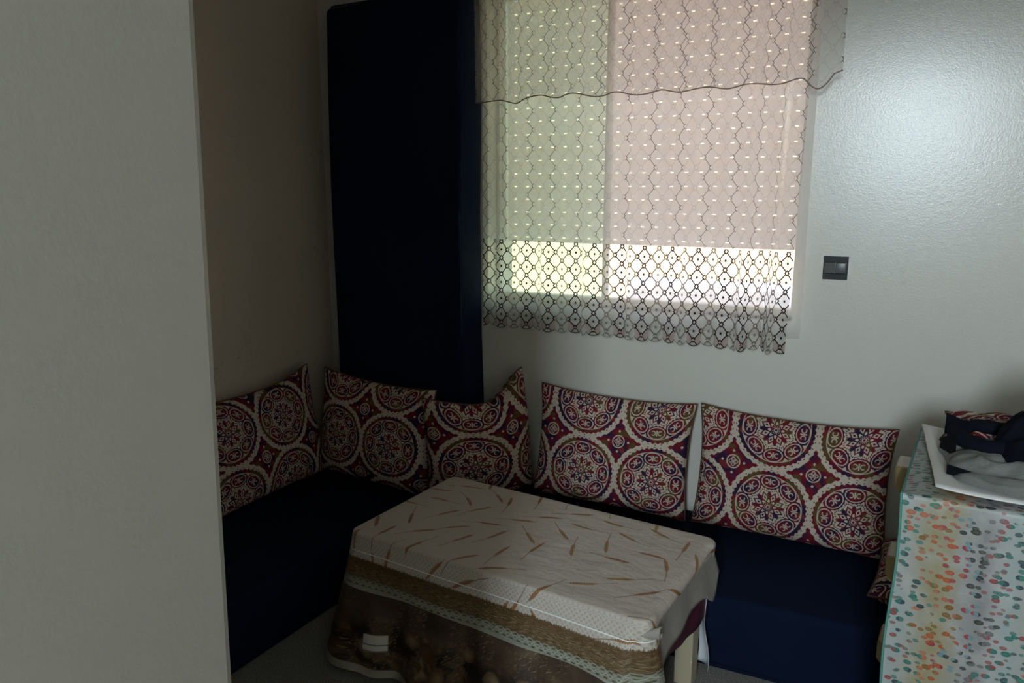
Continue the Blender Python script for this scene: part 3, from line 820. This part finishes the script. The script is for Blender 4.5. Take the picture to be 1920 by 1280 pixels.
# ------------------------------------------------------------------ chest of drawers
CH = empty('chest_of_drawers', (0.090, 1.672, 0), (0, 0, R(-6.2))); tag(CH, 'tall dark chest of drawers under a spotted cloth', 'chest of drawers')
CW, CD, CZ = 0.62, 0.50, 0.893
box('body', (0.012, 0.006, 0.03), (CW, CD, CZ), M_CHEST, CH, 0.003)
box('plinth', (0.03, 0.02, 0.0), (CW - 0.02, CD - 0.02, 0.03), M_CHEST, CH)
for i, zc in enumerate((0.785, 0.550, 0.315, 0.125)):
    hh = 0.112 if i < 3 else 0.07
    dr = box('drawer', (0.0, 0.012, zc - hh), (0.016, CD - 0.008, zc + min(hh, 0.10)), M_CHEST, CH, 0.003)
    if i < 3:
        bm = bmesh.new()
        prof = [(0.002, -0.042), (-0.030, -0.030), (-0.046, -0.012), (-0.046, 0.030), (-0.042, 0.038), (0.002, 0.038)]
        ys = (0.335, 0.342, 0.428, 0.435)
        vv = [[bm.verts.new((px * (0.93 if y in (0.335, 0.435) else 1), y, zc + 0.012 + pz * (0.95 if y in (0.335, 0.435) else 1))) for px, pz in prof] for y in ys]
        for r in range(3):
            for k in range(6): bm.faces.new((vv[r][k], vv[r][(k + 1) % 6], vv[r + 1][(k + 1) % 6], vv[r + 1][k]))
        bm.faces.new(vv[0]); bm.faces.new(vv[3][::-1])
        h = from_bm('handle', bm, M_HANDLE, dr); h['label'] = 'gold-beige plastic handle'
# spotted cloth over the top and the end facing the doorway
V = []; U = []; F = []
nxc, ntop, ndrop = 40, 24, 40
for j in range(ntop + ndrop + 4):
    for i in range(nxc):
        s = i / (nxc - 1); x = -0.006 + s * (CW + 0.01)
        if j < ntop:
            y = CD * (1 - j / (ntop - 1)) * 0.99; z = CZ + 0.004; dd = y
            if s == 0 or i < 2: z -= 0.004 * (2 - i)
            z += 0.004 * (1 - j / ntop) * math.exp(-s * 20)
        elif j < ntop + 4:
            w = (j - ntop + 1) / 4 * math.pi / 2; y = -0.010 * math.sin(w); z = CZ + 0.004 - 0.010 * (1 - math.cos(w)); dd = y - 0.010 * w * 0.5
        else:
            k = (j - ntop - 3) / ndrop; y = -0.010 - 0.006 * k + 0.007 * k * math.sin(x * 30 + 1) ; z = CZ - 0.006 - 0.80 * k; dd = -0.016 - 0.80 * k
            x += 0.004 * math.sin(k * 11) * (1 - s)
        V.append((x, y, z)); U.append((x, dd))
for j in range(ntop + ndrop + 3):
    for i in range(nxc - 1): F.append((j * nxc + i, (j + 1) * nxc + i, (j + 1) * nxc + i + 1, j * nxc + i + 1))
sc = pyd('spotted_cloth', V, F, M_SPOT, None, True, {'UVMap': U}); sc.location = CH.location; sc.rotation_euler = CH.rotation_euler
tag(sc, 'white cloth with multicoloured watercolour spots draped over the chest of drawers', 'cloth')
tube('binding', [V[j * nxc] for j in range(0, ntop + ndrop + 4)], 0.0028, M_SPOT_EDGE, sc, 6)

# ------------------------------------------------------------------ things on the chest
def on_chest(o): o.location = Vector(CH.location) + Vector((0, 0, 0)); o.rotation_euler = CH.rotation_euler; return o
ZT = CZ + 0.006
# white sheet: slightly lifted at its left edge
def p_sheet(s, t):
    x = 0.040 + 0.012 * (1 - t) + s * 0.56 - 0.018 * t * (1 - s) * 0; y = 0.022 + t * 0.455 + 0.0 * s
    lx = 0.052 - 0.050 * t if False else 0.0
    return (x - 0.045 * t * (1 - s), y, ZT + 0.004 + 0.010 * math.exp(-s * 9) + 0.004 * math.sin(t * 6 + s * 4) ** 2)
v, f = grid(30, 24, p_sheet); sh = on_chest(pyd('plastic_sheet', v, f, M_SHEET, None, True)); so = sh.modifiers.new('thickness', 'SOLIDIFY'); so.thickness = 0.003
tag(sh, 'flat white plastic sheet lying on the spotted cloth under folded clothes', 'sheet')
def heap(name, mat, outline, height, seed, base, nr=26, na=90, folds=0.012, pw=0.42, parent=None, ridge=None):
    """a soft garment heap: a closed mound over a free outline, with folds running through it"""
    c = Vector((sum(p[0] for p in outline) / len(outline), sum(p[1] for p in outline) / len(outline)))
    def edge(w):
        k = w * len(outline); i = int(k) % len(outline); t = k - int(k)
        P = [Vector(outline[(i + q) % len(outline)]) for q in (-1, 0, 1, 2)]
        return 0.5 * ((2 * P[1]) + (P[2] - P[0]) * t + (2 * P[0] - 5 * P[1] + 4 * P[2] - P[3]) * t * t + (3 * P[1] - P[0] - 3 * P[2] + P[3]) * t ** 3)
    V = [];F = []
    for j in range(nr):
        k = j / (nr - 1)
        for i in range(na):
            e = edge(i / na); p = c + (e - c) * k
            h = max(0, 1 - k ** 3.2) ** pw
            n1 = noise.noise(Vector((p.x * 9 + seed, p.y * 14, seed))) ; n2 = abs(noise.noise(Vector((p.x * 13 + p.y * 11, p.y * 24 - p.x * 9, seed * 3))))
            z = base + h * (height * (0.8 + 0.35 * n1) + folds * (0.6 - 2.0 * n2))
            if ridge: z += ridge(p.x, p.y) * h
            V.append((p.x, p.y, max(base, z)))
    ci = len(V)
    for j in range(nr - 1):
        for i in range(na):
            i2 = (i + 1) % na
            F.append((j * na + i, (j + 1) * na + i, (j + 1) * na + i2, j * na + i2))
    F.append(tuple((nr - 1) * na + i for i in range(na)))
    return pyd(name, V, F, mat, parent, True)
GZ = ZT + 0.018
gr = on_chest(empty('grey_garment')); tag(gr, 'folded grey jersey garment with black trim on the white sheet', 'garment')
heap('fabric', M_GREY, [(0.045, 0.30), (0.060, 0.20), (0.075, 0.10), (0.105, 0.052), (0.20, 0.025), (0.34, 0.012), (0.52, 0.03), (0.56, 0.2), (0.50, 0.34), (0.30, 0.36), (0.14, 0.36)], 0.036, 2.3, GZ, parent=gr, folds=0.016,
     ridge=lambda x, y: 0.014 * math.exp(-((y - 0.16 + x * 0.25) / 0.02) ** 2) - 0.008 * math.exp(-((y - 0.10 + x * 0.15) / 0.014) ** 2))
tr = empty('x'); bpy.data.objects.remove(tr)
v, f = grid(24, 5, lambda s, t: (0.066 + s * 0.20, 0.092 - 0.070 * s + 0.016 * t * (1 - s * 0.8), GZ + 0.001 + 0.016 * t * (1 - 0.5 * s)))
tm = pyd('trim', v, f, M_BLACK, gr, True); tm['label'] = 'black trim'
v, f = grid(10, 5, lambda s, t: (0.046 + s * 0.032, 0.235 - 0.05 * s + t * 0.03, GZ + 0.012 + 0.030 * math.sin(t * 2.2) * (0.6 + s)))
tm = pyd('cuff', v, f, M_BLACK, gr, True); tm['label'] = 'black cuff'
nv = on_chest(empty('navy_garment')); tag(nv, 'crumpled dark navy jersey heaped on the grey garment', 'garment')
heap('fabric', M_DKNAVY, [(0.150, 0.27), (0.155, 0.19), (0.18, 0.13), (0.25, 0.075), (0.36, 0.045), (0.52, 0.06), (0.56, 0.24), (0.52, 0.40), (0.36, 0.45), (0.24, 0.40)], 0.100, 5.1, GZ + 0.030, parent=nv, folds=0.034, pw=0.5,
     ridge=lambda x, y: 0.065 * sm01(0.17, 0.30, x) * math.exp(-((y - 0.30) / 0.14) ** 2))
# loose sleeve loop lying towards the left
lp = [(0.20, 0.30), (0.15, 0.325), (0.105, 0.315), (0.075, 0.275), (0.085, 0.225), (0.13, 0.195), (0.185, 0.185)]
def sleeve(pts, z, rad):
    out = []
    for i in range(len(pts) - 1):
        for k in range(6):
            t = k / 6; P = [Vector(pts[max(0, min(len(pts) - 1, i + q))]) for q in (-1, 0, 1, 2)]
            e = 0.5 * ((2 * P[1]) + (P[2] - P[0]) * t + (2 * P[0] - 5 * P[1] + 4 * P[2] - P[3]) * t * t + (3 * P[1] - P[0] - 3 * P[2] + P[3]) * t ** 3)
            out.append((e.x, e.y, z + 0.006 * math.sin(i + t)))
    return out
sl = tube('sleeve', sleeve(lp, GZ + 0.050, 0.02), 0.021, M_DKNAVY, nv, 12)
for q in sl.data.vertices:
    k = noise.noise(q.co * 38.0); q.co.z = GZ + 0.046 + (q.co.z - GZ - 0.050) * 0.72 + 0.007 * k; q.co.x += 0.006 * noise.noise(q.co * 30.0 + Vector((3, 1, 2)))
v, f = grid(10, 6, lambda s, t: (0.050 + s * 0.045, 0.300 - 0.06 * s + t * 0.05, GZ + 0.030 + 0.040 * math.sin(t * 2.4)))
tm = pyd('collar', v, f, M_DKNAVY, nv, True)
cu = cushion('patterned cushion lying on the chest of drawers behind the clothes', 0.50, 0.23, 0.055, (0.425, 2.045, 0.936), (R(-88), R(0), R(-6)), (0.12, 0.05), 7)
